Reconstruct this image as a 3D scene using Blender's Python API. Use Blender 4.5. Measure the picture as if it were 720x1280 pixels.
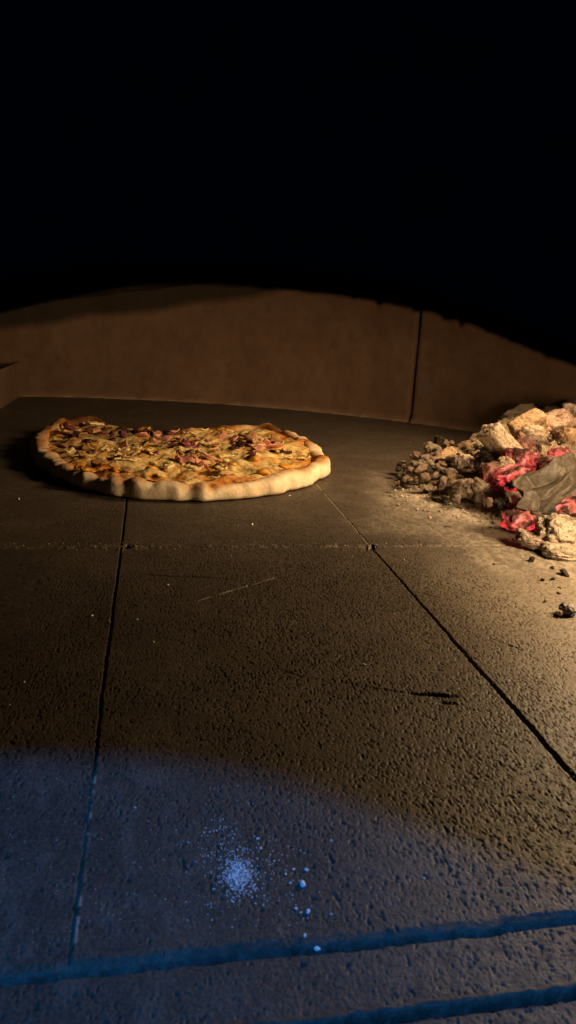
import bpy, bmesh, math, random
import numpy as np
from mathutils import Vector, Matrix, Euler

for o in list(bpy.data.objects):
    bpy.data.objects.remove(o)
SC = bpy.context.scene
COL = SC.collection

# ------------------------------------------------------------------ camera
CAM_H = 0.18
FPX, CX, CY = 924.0, 360.0, 640.0
def nrm(v):
    v = np.array(v, float)
    return v / np.linalg.norm(v)
YC = nrm([190 - CX, 371 - CY, FPX])             # depth axis of the hearth in lens coordinates
ZC = nrm(np.cross(YC, [1, .055, 0]))
if ZC[1] > 0: ZC = -ZC
XC = nrm(np.cross(YC, ZC))
if XC[0] < 0: XC = -XC
WM = np.array([XC, YC, ZC])
cam_d = bpy.data.cameras.new("camera")
cam = bpy.data.objects.new("camera", cam_d)
COL.objects.link(cam)
R = Matrix((WM @ np.array([1, 0, 0]), WM @ np.array([0, -1, 0]), WM @ np.array([0, 0, -1]))).transposed()
cam.matrix_world = Matrix.Translation((0, 0, CAM_H)) @ R.to_4x4()
cam_d.sensor_fit = 'AUTO'
cam_d.sensor_width = 36.0
cam_d.lens = 36.0 * FPX / 1280.0
cam_d.clip_start = 0.005
cam_d.clip_end = 50
cam_d.dof.use_dof = True
cam_d.dof.focus_distance = 0.62
cam_d.dof.aperture_fstop = 30
SC.camera = cam

def at(px, py, z=0.0):
    """where the sight line of a photo pixel meets height z"""
    r = WM @ np.array([px - CX, py - CY, FPX])
    t = (z - CAM_H) / r[2]
    return r[0] * t, r[1] * t
def at_y(px, py, y):
    r = WM @ np.array([px - CX, py - CY, FPX])
    t = y / r[1]
    return r[0] * t, y, CAM_H + r[2] * t

# ------------------------------------------------------------------ world and lamps
w = bpy.data.worlds.new("World")
SC.world = w
w.use_nodes = True
w.node_tree.nodes["Background"].inputs[0].default_value = (0.010, 0.014, 0.03, 1)
w.node_tree.nodes["Background"].inputs[1].default_value = 0.02

def lamp(name, kind, loc, energy, color, **kw):
    l = bpy.data.lights.new(name, kind)
    l.energy = energy
    l.color = color
    for k, v in kw.items(): setattr(l, k, v)
    o = bpy.data.objects.new(name, l)
    o.location = loc
    COL.objects.link(o)
    return o
# the fire burning at the front of the ember bed, just right of the frame
lamp("fire_light", 'POINT', (0.355, 0.405, 0.12), 3.9, (1.0, 0.68, 0.36), shadow_soft_size=0.032)
# added fill spot, no source there, to brighten pizza, heap and wall
fl = lamp("pizza_fill", 'SPOT', (0.46, 0.68, 0.27), 11.0, (1.0, 0.66, 0.34), shadow_soft_size=0.07, spot_size=math.radians(116), spot_blend=0.9)
fl.rotation_euler = (Vector((0.16, 0.88, 0.0)) - Vector(fl.location)).to_track_quat('-Z', 'Y').to_euler()
# dusk coming through the oven mouth over the photographer's shoulder
bl = lamp("dusk_light", 'AREA', (-0.12, -1.06, 1.52), 37, (0.03, 0.29, 1.0), shape='DISK', size=0.13)
bl.rotation_euler = (Vector((0.02, 0.16, 0.0)) - Vector(bl.location)).to_track_quat('-Z', 'Y').to_euler()

SC.view_settings.view_transform = 'Standard'
SC.view_settings.look = 'None'
SC.view_settings.exposure = 0
SC.view_settings.gamma = 1

# ------------------------------------------------------------------ noise
def _hash(i, j, k, s):
    n = (i * 374761393 + j * 668265263 + k * 2147483647 + s * 974634777) & 0xFFFFFFFF
    n = ((n ^ (n >> 13)) * 1274126177) & 0xFFFFFFFF
    n = ((n ^ (n >> 16)) * 2246822519) & 0xFFFFFFFF
    n ^= n >> 15
    return (n & 0xFFFFFF) / float(0xFFFFFF)
def vnoise(x, y, z=None, s=0):
    x = np.asarray(x, float); y = np.asarray(y, float)
    i = np.floor(x).astype(np.int64); j = np.floor(y).astype(np.int64)
    u = x - i; v = y - j
    u = u * u * (3 - 2 * u); v = v * v * (3 - 2 * v)
    if z is None:
        a = _hash(i, j, 0, s); b = _hash(i + 1, j, 0, s); c = _hash(i, j + 1, 0, s); d = _hash(i + 1, j + 1, 0, s)
        return (a * (1 - u) + b * u) * (1 - v) + (c * (1 - u) + d * u) * v
    z = np.asarray(z, float)
    k = np.floor(z).astype(np.int64); t = z - k; t = t * t * (3 - 2 * t)
    def lay(kk):
        a = _hash(i, j, kk, s); b = _hash(i + 1, j, kk, s); c = _hash(i, j + 1, kk, s); d = _hash(i + 1, j + 1, kk, s)
        return (a * (1 - u) + b * u) * (1 - v) + (c * (1 - u) + d * u) * v
    return lay(k) * (1 - t) + lay(k + 1) * t
def fbm(x, y, z=None, s=0, o=4):
    r = 0; a = 1; tot = 0
    for q in range(o):
        f = 2.03 ** q
        r = r + a * vnoise(x * f + 13.7 * q, y * f - 7.3 * q, None if z is None else z * f + 3.1 * q, s + q)
        tot += a; a *= .5
    return r / tot
def sstep(a, b, x):
    t = np.clip((x - a) / (b - a), 0, 1)
    return t * t * (3 - 2 * t)

# ------------------------------------------------------------------ object helpers
def tag(o, label=None, cat=None, group=None, kind=None):
    if label: o["label"] = label
    if cat: o["category"] = cat
    if group: o["group"] = group
    if kind: o["kind"] = kind
    return o
def empty(name, loc=(0, 0, 0), rz=0):
    o = bpy.data.objects.new(name, None)
    o.location = loc; o.rotation_euler = (0, 0, rz)
    o.empty_display_size = .02
    COL.objects.link(o)
    return o
def mesh_obj(name, verts, faces, mat, parent=None, smooth=True, attrs=None):
    me = bpy.data.meshes.new(name)
    verts = np.asarray(verts, np.float32)
    if isinstance(faces, np.ndarray):
        n, k = faces.shape
        me.vertices.add(len(verts)); me.vertices.foreach_set("co", verts.ravel())
        me.loops.add(n * k); me.loops.foreach_set("vertex_index", faces.astype(np.int32).ravel())
        me.polygons.add(n)
        me.polygons.foreach_set("loop_start", np.arange(0, n * k, k, dtype=np.int32))
        me.update(calc_edges=True)
    else:
        me.from_pydata([tuple(map(float, v)) for v in verts], [], [tuple(int(i) for i in f) for f in faces])
    if attrs:
        for an, val in attrs.items():
            a = me.attributes.new(an, 'FLOAT', 'POINT')
            a.data.foreach_set("value", np.asarray(val, np.float32).ravel())
    me.polygons.foreach_set("use_smooth", [smooth] * len(me.polygons))
    me.materials.append(mat)
    me.validate()
    o = bpy.data.objects.new(name, me)
    if parent: o.parent = parent
    COL.objects.link(o)
    return o
def grid_faces(nx, ny, wrap=False):
    """verts laid out index = j*nx + i"""
    i = np.arange(nx if wrap else nx - 1); j = np.arange(ny - 1)
    I, J = np.meshgrid(i, j)
    I2 = (I + 1) % nx
    return np.stack([J * nx + I, J * nx + I2, (J + 1) * nx + I2, (J + 1) * nx + I], -1).reshape(-1, 4)
_ico = {}
def ico(n):
    if n not in _ico:
        bm = bmesh.new(); bmesh.ops.create_icosphere(bm, subdivisions=n, radius=1)
        bm.verts.ensure_lookup_table()
        _ico[n] = (np.array([v.co[:] for v in bm.verts]), np.array([[v.index for v in f.verts] for f in bm.faces]))
        bm.free()
    return _ico[n]

# ------------------------------------------------------------------ material helpers
class NT:
    def __init__(s, name):
        s.m = bpy.data.materials.new(name); s.m.use_nodes = True
        s.t = s.m.node_tree; s.n = s.t.nodes; s.l = s.t.links
        s.b = s.n["Principled BSDF"]
    def node(s, t, **kw):
        n = s.n.new(t)
        for k, v in kw.items():
            if k in n.inputs: n.inputs[k].default_value = v
            else: setattr(n, k, v)
        return n
    def coord(s, scale=(1, 1, 1)):
        tc = s.node("ShaderNodeTexCoord"); mp = s.node("ShaderNodeMapping")
        mp.inputs["Scale"].default_value = scale
        s.l.new(tc.outputs["Object"], mp.inputs["Vector"])
        return mp.outputs["Vector"]
    def noise(s, scale, detail=4, rough=.55, vec=None, dist=0):
        n = s.node("ShaderNodeTexNoise"); n.inputs["Scale"].default_value = scale
        n.inputs["Detail"].default_value = detail; n.inputs["Roughness"].default_value = rough
        n.inputs["Distortion"].default_value = dist
        s.l.new(vec if vec is not None else s.coord(), n.inputs["Vector"])
        return n.outputs["Fac"]
    def ramp(s, fac, stops):
        r = s.node("ShaderNodeValToRGB"); e = r.color_ramp.elements
        while len(e) < len(stops): e.new(.5)
        for q, (p, c) in enumerate(stops):
            e[q].position = p
            e[q].color = (c, c, c, 1) if not hasattr(c, '__len__') else (*c, 1)
        s.l.new(fac, r.inputs["Fac"])
        return r.outputs["Color"]
    def attr(s, name):
        a = s.node("ShaderNodeAttribute"); a.attribute_name = name
        return a.outputs["Fac"]
    def mix(s, fac, a, b, mode='MIX'):
        m = s.node("ShaderNodeMix"); m.data_type = 'RGBA'; m.blend_type = mode
        for sock, v in ((m.inputs[0], fac), (m.inputs[6], a), (m.inputs[7], b)):
            if hasattr(v, 'is_linked'): s.l.new(v, sock)
            elif hasattr(v, '__len__'): sock.default_value = (*v, 1)
            else: sock.default_value = v
        return m.outputs[2]
    def math(s, op, a, b=0.0):
        m = s.node("ShaderNodeMath"); m.operation = op
        for sock, v in ((m.inputs[0], a), (m.inputs[1], b)):
            if hasattr(v, 'is_linked'): s.l.new(v, sock)
            else: sock.default_value = v
        return m.outputs[0]
    def bump(s, h, strength=.5, dist=.001, prev=None):
        b = s.node("ShaderNodeBump"); b.inputs["Strength"].default_value = strength
        b.inputs["Distance"].default_value = dist
        s.l.new(h, b.inputs["Height"])
        if prev is not None: s.l.new(prev, b.inputs["Normal"])
        return b.outputs["Normal"]
    def out(s, col=None, rough=None, normal=None, spec=None, emis=None, estr=None):
        for nm, v in (("Base Color", col), ("Roughness", rough), ("Normal", normal), ("Specular IOR Level", spec),
                      ("Emission Color", emis), ("Emission Strength", estr)):
            if v is None: continue
            i = s.b.inputs[nm]
            if hasattr(v, 'is_linked'): s.l.new(v, i)
            elif hasattr(v, '__len__'): i.default_value = (*v, 1)
            else: i.default_value = v
        return s.m

def mat_floor():
    t = NT("hearth_stone")
    n1 = t.noise(14, 5); n2 = t.noise(900, 3, .7); n3 = t.noise(220, 4, .6)
    c = t.ramp(n1, [(.3, (.046, .035, .026)), (.7, (.090, .069, .051))])
    c = t.mix(t.ramp(t.noise(38, 5, .65), [(.42, .55), (.56, 0.0)]), c, (.040, .030, .022))
    c = t.mix(t.ramp(n2, [(.40, 0.0), (.66, .55)]), c, (.14, .113, .087))
    c = t.mix(t.ramp(n3, [(.36, .75), (.5, 0.0)]), c, (.045, .037, .03))
    c = t.mix(t.attr("soot_dark"), c, (.014, .012, .010))
    c = t.mix(t.attr("ash"), c, (.50, .43, .34))
    c = t.mix(t.attr("flour"), c, (.72, .71, .69))
    c = t.mix(t.attr("char"), c, (.10, .052, .016))
    nb = t.bump(n2, .55, .0007, t.bump(n3, .2, .0008))
    r = t.ramp(n3, [(.3, .66), (.7, .46)])
    return t.out(c, r, nb, .26)
def mat_wall():
    t = NT("fired_clay_wall")
    n1 = t.noise(7, 5, .6); n2 = t.noise(60, 5, .6); n3 = t.noise(400, 3, .6)
    c = t.ramp(n1, [(.32, (.110, .064, .042)), (.7, (.158, .098, .064))])
    c = t.mix(t.ramp(n2, [(.3, .5), (.55, 0.0)]), c, (.08, .048, .032))
    c = t.mix(t.attr("soot_dark"), c, (.022, .017, .010))
    c = t.mix(t.attr("ash"), c, (.36, .27, .19))
    return t.out(c, .85, t.bump(n3, .25, .0008, t.bump(n2, .35, .003)), .2)
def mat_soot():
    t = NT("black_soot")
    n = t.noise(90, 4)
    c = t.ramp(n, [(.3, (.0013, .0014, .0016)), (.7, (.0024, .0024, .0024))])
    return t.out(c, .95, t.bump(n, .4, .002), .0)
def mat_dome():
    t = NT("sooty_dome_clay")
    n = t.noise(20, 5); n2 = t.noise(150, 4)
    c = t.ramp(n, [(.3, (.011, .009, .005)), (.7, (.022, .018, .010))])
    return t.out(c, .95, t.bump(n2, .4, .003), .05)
def mat_crust():
    t = NT("baked_dough")
    n1 = t.noise(45, 4, .6); n2 = t.noise(350, 4, .6)
    c = t.ramp(n1, [(.3, (.74, .57, .36)), (.65, (.85, .71, .50))])
    br = t.math('ADD', t.attr("brown"), t.math('MULTIPLY', t.math('SUBTRACT', n1, .5), .9))
    c = t.mix(t.ramp(br, [(.30, 0.0), (.85, 1.0)]), c, (.48, .20, .045))
    c = t.mix(t.ramp(br, [(.80, 0.0), (1.15, .9)]), c, (.10, .035, .012))
    t.b.inputs["Subsurface Weight"].default_value = .0
    return t.out(c, .7, t.bump(n2, .35, .0015, t.bump(n1, .35, .005)), .25)
def mat_cheese():
    t = NT("melted_cheese")
    n1 = t.noise(40, 5, .6, dist=.5); n2 = t.noise(130, 4, .6); n3 = t.noise(30, 3, .5)
    c = t.ramp(n1, [(.28, (.24, .085, .02)), (.38, (.55, .31, .09)), (.45, (.74, .51, .19)), (.70, (.82, .66, .33))])
    c = t.mix(t.ramp(n2, [(.33, .9), (.42, 0.0)]), c, (.14, .05, .018))
    c = t.mix(t.ramp(n3, [(.56, 0.0), (.66, .7)]), c, (.60, .26, .04))
    c = t.mix(t.attr("dark"), c, (.06, .024, .012))
    c = t.mix(t.attr("sauce"), c, (.62, .21, .035))
    return t.out(c, .38, t.bump(n2, .6, .003, t.bump(n1, .5, .006)), .5)
def mat_plain(name, a, b, scale=120, rough=.6, bump=.4, spec=.25, extra=None):
    t = NT(name)
    n = t.noise(scale, 4, .6); n2 = t.noise(scale * 5, 3, .6)
    c = t.ramp(n, [(.32, a), (.68, b)])
    if extra: c = t.mix(t.ramp(n2, [(.42, .85), (.55, 0.0)]), c, extra)
    return t.out(c, rough, t.bump(n2, bump, .0008, t.bump(n, bump, .002)), spec)
def mat_coal(name, ash, mid, dark, lo=.38, hi=.6, glow=0.0):
    t = NT(name)
    geo = t.node("ShaderNodeObjectInfo")
    tc = t.node("ShaderNodeTexCoord"); ad = t.node("ShaderNodeVectorMath"); ad.operation = 'ADD'
    sc = t.node("ShaderNodeVectorMath"); sc.operation = 'SCALE'; sc.inputs[3].default_value = .37
    t.l.new(tc.outputs["Object"], ad.inputs[0])
    cv = t.node("ShaderNodeCombineXYZ"); t.l.new(geo.outputs["Random"], cv.inputs[0]); t.l.new(geo.outputs["Random"], cv.inputs[1])
    t.l.new(cv.outputs[0], sc.inputs[0]); t.l.new(sc.outputs[0], ad.inputs[1])
    v = ad.outputs[0]
    n1 = t.noise(75, 5, .65, v, .4); n2 = t.noise(330, 4, .65, v); n3 = t.noise(140, 4, .6, v)
    c = t.ramp(n1, [(lo, dark), ((lo + hi) / 2, mid), (hi, ash)])
    c = t.mix(t.ramp(n2, [(.34, .85), (.48, 0.0)]), c, dark)
    nb = t.bump(n2, .9, .002, t.bump(n3, .9, .005))
    if glow:
        g = t.ramp(n1, [(.42, 0.0), (.50, .15), (.59, .6), (.69, 1.0)])
        e = t.ramp(n3, [(.32, (.30, .002, .006)), (.50, (.90, .055, .06)), (.62, (1.0, .22, .17)), (.72, (1.0, .52, .38))])
        return t.out(c, .9, nb, .1, e, t.math('MULTIPLY', g, glow))
    return t.out(c, .9, nb, .1)

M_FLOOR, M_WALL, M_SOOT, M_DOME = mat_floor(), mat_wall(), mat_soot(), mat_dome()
M_CRUST, M_CHEESE = mat_crust(), mat_cheese()
M_HAM = mat_plain("pink_ham", (.50, .18, .13), (.68, .34, .24), 160, .5, .3, .35)
M_ONION = mat_plain("red_onion", (.11, .025, .035), (.30, .08, .09), 150, .45, .3, .4)
M_MUSH = mat_plain("browned_mushroom", (.22, .10, .035), (.50, .27, .11), 120, .6, .4, .3)
M_SHRED = mat_plain("pale_cheese_shred", (.74, .56, .24), (.82, .68, .36), 150, .5, .3, .3)
M_OLIVE = mat_plain("charred_topping", (.02, .008, .008), (.075, .03, .022), 150, .5, .4, .3)
M_PEPPER = mat_plain("orange_pepper", (.55, .20, .02), (.74, .38, .05), 130, .45, .3, .35)
M_ASHC = mat_coal("ash_coated_coal", (.46, .36, .285), (.25, .18, .14), (.06, .042, .036), .30, .52)
M_PINK = mat_coal("pinkish_ash_coal", (.54, .38, .29), (.36, .24, .18), (.07, .045, .035), .32, .6)
M_PALE = mat_coal("pale_burnt_log", (.44, .355, .265), (.36, .275, .195), (.14, .095, .07), .25, .5)
M_TAN = mat_coal("scorched_wood", (.46, .31, .19), (.36, .235, .14), (.13, .085, .055), .28, .5)
M_DARK = mat_coal("half_burnt_charcoal", (.34, .27, .2), (.13, .10, .08), (.018, .014, .012), .42, .7)
M_WHITE = mat_coal("pale_ash_lump", (.40, .335, .26), (.28, .225, .17), (.09, .07, .05), .28, .52)
M_GLOW = mat_coal("glowing_ember", (.42, .30, .22), (.20, .11, .09), (.04, .025, .02), .45, .75, 1.6)
M_DULL = mat_coal("dull_red_ember", (.38, .28, .21), (.20, .13, .10), (.04, .025, .022), .4, .65, .30)
M_FLAKE = mat_plain("grey_charred_bark", (.085, .069, .050), (.15, .124, .092), 60, .5, .25, .4, (.07, .055, .04))
M_ASH = mat_plain("fine_ash", (.30, .23, .16), (.52, .42, .31), 180, .95, .9, .05, (.14, .10, .07))
M_SPECK = mat_plain("pale_ash_speck", (.34, .27, .20), (.56, .47, .36), 300, .9, .3, .1)
M_FLOUR = mat_plain("white_flour", (.70, .69, .67), (.82, .81, .79), 200, .9, .3, .1)
M_CINDER = mat_coal("grey_cinder", (.36, .34, .31), (.17, .16, .145), (.03, .028, .026), .36, .62)

# ------------------------------------------------------------------ the hearth floor: one sheet of stone slabs with cut joints
J_LEFT, J_RIGHT, J_CROSS, J_SILL, J_FRONT = -0.0222, 0.1705, 0.532, 0.1685, 0.1455
def build_floor():
    ys = [0.02]
    while ys[-1] < 1.5:
        ys.append(ys[-1] + (.0011 if ys[-1] < .12 else .00036 + .0017 * (ys[-1] - .12)))
    ys = np.array(ys)
    xs = np.concatenate([np.arange(-.8, -.24, .012), np.arange(-.24, -.07, .0016), np.arange(-.07, .24, .00042), np.arange(.24, .46, .001), np.arange(.46, .95, .012)])
    nx, ny = len(xs), len(ys)
    X, Y = np.meshgrid(xs, ys)
    x = X.ravel(); y = Y.ravel()
    near = 1 - sstep(.35, .8, y)
    # open grain of the cast stone
    grain = vnoise(x * 1000, y * 620, s=5) * .4 + vnoise(x * 1900, y * 1100, s=6) * .5 + fbm(x * 190, y * 120, s=9, o=2) * .15
    z = (grain - .6) * (.00022 + .00004 * near)
    z += (fbm(x * 25, y * 25, s=20, o=3) - .5) * .0012
    # wormy pits, thickest on the middle slab towards the mouth
    p = fbm(x * 1450 + .7 * fbm(x * 90, y * 90, s=3, o=2), y * 760, s=31, o=2) + .20 * (vnoise(x * 1500, y * 1000, s=38) - .5) + .10 * (vnoise(x * 2600, y * 1700, s=39) - .5)
    zone = (.25 + .75 * sstep(-.02, .12, x)) * (1 - sstep(.42, .62, y)) * (.25 + .75 * sstep(.17, .26, y + .25 * np.clip(x, -.1, .2)))
    thr = .355 - .13 * (1 - zone) + .11 * (fbm(x * 28, y * 28, s=36, o=3) - .5) + .10 * (fbm(x * 60, y * 60, s=35, o=2) - .5)
    pit = 1 - sstep(thr - .05, thr + .012, p)
    z -= pit * .0005
    soot_dark = pit * .55
    ash = np.zeros_like(x); flour = np.zeros_like(x); char = np.zeros_like(x)
    def line(d, halfw, depth, along, seed, jit=.0006):
        """groove of given half width where |d| is small"""
        e = d + (fbm(along * 60, along * 0 + seed, s=seed, o=3) - .5) * jit * 2 + (vnoise(along * 500, along * 0 + seed, s=seed + 1) - .5) * jit
        return 1 - sstep(halfw * .55, halfw, np.abs(e))
    inner = (y > J_SILL)
    # right joint: thin and ash filled behind the cross joint, open in front of it
    hw = np.where(y < J_CROSS, .0016 - .0008 * sstep(.26, .5, y), .0009)
    g = line(x - J_RIGHT, hw, 1, y, 40) * inner * (1 - sstep(.72, .8, y))
    fr = (y < J_CROSS)
    z -= g * np.where(fr, .0042, .0006); soot_dark = np.maximum(soot_dark, g * np.where(fr, .75, 0)); ash = np.maximum(ash, g * np.where(fr, 0, .5 * (vnoise(y * 150, y * 0, s=2) > .3)))
    # left joint
    fade = (.35 + .65 * sstep(.2, .4, vnoise(y * 22, y * 0, s=8))) * (1 - sstep(.66, .8, y))
    g = line(x - J_LEFT, np.where(y < .3, .00065, .0009), 1, y, 43, .0005) * inner
    z -= g * .0026 * fade * (1 - .75 * (1 - sstep(.25, .29, y))); soot_dark = np.maximum(soot_dark, g * .65 * fade * (y > .26))
    lip = .6 * np.exp(-((x - J_LEFT - .0009) / .0004) ** 2) * (y < .27) * inner * sstep(.4, .7, vnoise(y * 600, x * 0, s=77)) * sstep(.3, .5, vnoise(y * 80, y * 0, s=78))
    ash = np.maximum(ash, lip); z += lip * .0005  # pale tint on the raised lip paints blue light caught by the edge
    # the slab left of the joint sits a touch proud near the mouth
    z -= .0003 * (1 - sstep(J_LEFT - .0012, J_LEFT + .0004, x)) * (1 - sstep(.3, .45, y)) * inner
    # cross joint, tight and crumb filled
    br = sstep(.35, .6, vnoise(x * 60, x * 0, s=12))
    g = line(y - J_CROSS, .0013, 1, x, 46, .0009)
    z -= g * .0010; soot_dark = np.maximum(soot_dark, g * .45 * br)
    crumb = np.exp(-((y - J_CROSS - .003) / .0035) ** 2) * (vnoise(x * 330, y * 240, s=15) > .66)
    z += crumb * .0004; ash = np.maximum(ash, crumb * .12)
    # chips where joints cross
    for (cx, cy, r, c) in ((J_RIGHT - .002, J_CROSS - .001, .0075, 0), (J_LEFT + .004, J_CROSS + .004, .0045, 0)):
        k = 1 - sstep(.5, 1.0, np.hypot((x - cx) / r, (y - cy) / (r * 1.1)) + (fbm(x * 300, y * 300, s=51, o=2) - .5))
        z -= k * .003; soot_dark = np.maximum(soot_dark, k * .6)
    k = 1 - sstep(.4, 1.0, np.hypot(x - J_LEFT, y - J_CROSS + .004) / .004 + (fbm(x * 400, y * 400, s=52, o=2) - .5))
    char = np.maximum(char, k); z += k * .0008
    # sill joints: worn, rounded arris then a dark gap
    for (yj, sd, dp) in ((J_SILL, 60, .0055), (J_FRONT, 64, .0055)):
        wob = (fbm(x * 45, x * 0, s=sd, o=3) - .5) * .0012 + (vnoise(x * 260, x * 0, s=sd + 2) - .5) * .0010
        d = y - yj - wob
        bev = np.clip(1 - d / (.0030 + .0010 * (fbm(x * 90, x * 0, s=sd + 5, o=3) - .5)), 0, 1) * (d > 0)
        z = np.where(bev > 0, (z * (1 - sstep(0, .5, bev))) - .0014 * bev ** .9, z); soot_dark *= 1 - .8 * sstep(0, .3, bev)
        gap = sstep(-.0021, -.0011, d) * (1 - sstep(.0, .0005, d))
        z -= gap * dp + .0012 * (1 - sstep(-.0012, -.0004, d)); soot_dark = np.maximum(soot_dark, gap * .95)
    # scratches, cracks and scars
    def seg(p0, p1, wd, dp, so, ah=0, seed=1, jit=.0014, br=0.):
        nonlocal z, soot_dark, ash
        a = np.array(at(*p0)); b = np.array(at(*p1)); L = np.hypot(*(b - a)); u = (b - a) / L
        s = (x - a[0]) * u[0] + (y - a[1]) * u[1]; d = -(x - a[0]) * u[1] + (y - a[1]) * u[0]
        m = (s > -.004) & (s < L + .004)
        d = d[m] + (fbm(s[m] * 70, s[m] * 0 + seed, s=seed, o=3) - .5) * jit * 2
        e = sstep(0, .012, s[m]) * (1 - sstep(L - .012, L, s[m]))
        k = np.zeros_like(x)
        k[m] = (1 - sstep(.4, 1, np.abs(d) / (wd * (.5 + vnoise(s[m] * 120, s[m] * 0, s=seed + 3))))) * np.clip(e, 0, 1)
        if br: k *= sstep(br - .1, br + .1, vnoise(x * 200, y * 150, s=seed + 9))
        z -= k * dp; soot_dark = np.maximum(soot_dark, k * so); ash = np.maximum(ash, k * ah)
    seg((165, 717), (300, 724), .0012, .0007, .7, 0, 3)
    seg((190, 719), (270, 721), .0020, .0003, .4, 0, 33)
    seg((232, 755), (352, 720), .0011, .0002, 0, .55, 5, .0008, .35)
    seg((415, 850), (520, 868), .0007, .0011, .75, 0, 7)
    seg((500, 866), (582, 872), .0016, .0022, .95, 0, 11)
    seg((536, 875), (578, 883), .0020, .0022, .95, 0, 13, .002)
    seg((536, 886), (566, 889), .0014, .0020, .9, 0, 15, .002)
    seg((470, 862), (440, 858), .0006, .0010, .6, 0, 17)
    seg((590, 868), (640, 866), .0005, .0008, .5, .0, 19)
    seg((500, 735), (560, 748), .0012, .0008, .45, 0, 21, .003, .45)
    seg((520, 738), (548, 728), .0012, .0007, .45, 0, 23, .003, .45)
    seg((680, 874), (715, 882), .0008, .0012, .6, 0, 27)
    seg((600, 795), (660, 815), .0006, .0008, .5, 0, 29, .003, .4)
    seg((310, 748), (330, 750), .0022, .0010, .8, 0, 35, .003, .5)
    seg((340, 830), (400, 850), .0006, .0007, .5, 0, 37, .003, .4)
    # grey ash swept out from the ember bed
    dx = x - .345; dy = y - .60
    rr = np.hypot(dx / .15, dy / .20) + (fbm(x * 40, y * 40, s=70, o=4) - .5) * .55
    sweep = (1 - sstep(.45, 1.25, rr)) * (.45 + .55 * sstep(.34, .68, fbm(x * 330, y * 250, s=71, o=4)))
    ash = np.maximum(ash, .55 * sweep)
    z += .0007 * sweep * fbm(x * 260, y * 260, s=72, o=2)
    a0 = np.array(at(500, 617)); a1 = np.array(at(655, 668)); u = (a1 - a0) / np.hypot(*(a1 - a0))
    s_ = (x - a0[0]) * u[0] + (y - a0[1]) * u[1]; d_ = -(x - a0[0]) * u[1] + (y - a0[1]) * u[0]
    L = np.hypot(*(a1 - a0))
    band = np.exp(-((d_ + (fbm(s_ * 30, s_ * 0, s=74) - .5) * .04) / .022) ** 2) * sstep(-.03, .02, s_) * (1 - sstep(L - .02, L + .03, s_))
    ash = np.maximum(ash, .8 * band * (.55 + .45 * vnoise(x * 300, y * 220, s=76)))
    z += .0022 * band * fbm(x * 220, y * 200, s=75, o=3)
    # dust of flour dropped by the peel near the mouth
    fx, fy = at(299, 1094)
    ang = (fbm(x * 420, y * 420, s=80, o=2) - .5)
    rr = np.hypot((x - fx) / .0052, (y - fy) / .0060)
    core = np.exp(-rr ** 2 * .9) * 1.25
    ux, uy = x - at(290, 1050)[0], y - at(290, 1050)[1]
    plume = np.exp(-((ux + uy * .1) / .010) ** 2 - (uy / .018) ** 2) * .55
    plume2 = np.exp(-((ux - .016) / .018) ** 2 - ((uy + .01) / .014) ** 2) * .22
    speck = vnoise(x * 1500, y * 1100, s=82) * .6 + vnoise(x * 700, y * 520, s=83) * .4
    fl = .55 * sstep(.66, .84, speck * .70 + core * .30 + plume * .2)
    flour = np.maximum(flour, np.clip(fl, 0, 1) * np.clip(core + plume + plume2 * 1.3, 0, 1))
        # pale wood ash trodden into the slab under the fire
    dust = sstep(.165, .24, x + .02 * (fbm(x * 30, y * 30, s=86, o=3) - .5)) * (1 - sstep(.45, .6, y)) * (.45 + .55 * fbm(x * 200, y * 150, s=87, o=3))
    ash = np.maximum(ash, .30 * dust * (1 - pit))
    # thin flour film rubbed into the slabs beside the mouth
    film = (1 - sstep(.24, .36, y)) * sstep(.52, .75, fbm(x * 150, y * 90, s=85, o=3)) * .05 * (1 - sstep(-.01, .03, x))
    ash = np.maximum(ash, film)
    # scattered pale crumbs ground in
    cr = (vnoise(x * 260, y * 200, s=90) > .972) * .35
    ash = np.maximum(ash, cr * (.3 + .7 * sstep(.15, .33, x)))
    f = grid_faces(nx, ny)
    o = mesh_obj("floor", np.stack([x, y, z], 1), f, M_FLOOR, attrs=dict(soot_dark=np.clip(soot_dark, 0, 1), ash=np.clip(ash, 0, 1), flour=flour, char=char))
    tag(o, "dark pitted stone hearth floor of square slabs with worn joints", "floor", kind="structure")
    return o
build_floor()

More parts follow.
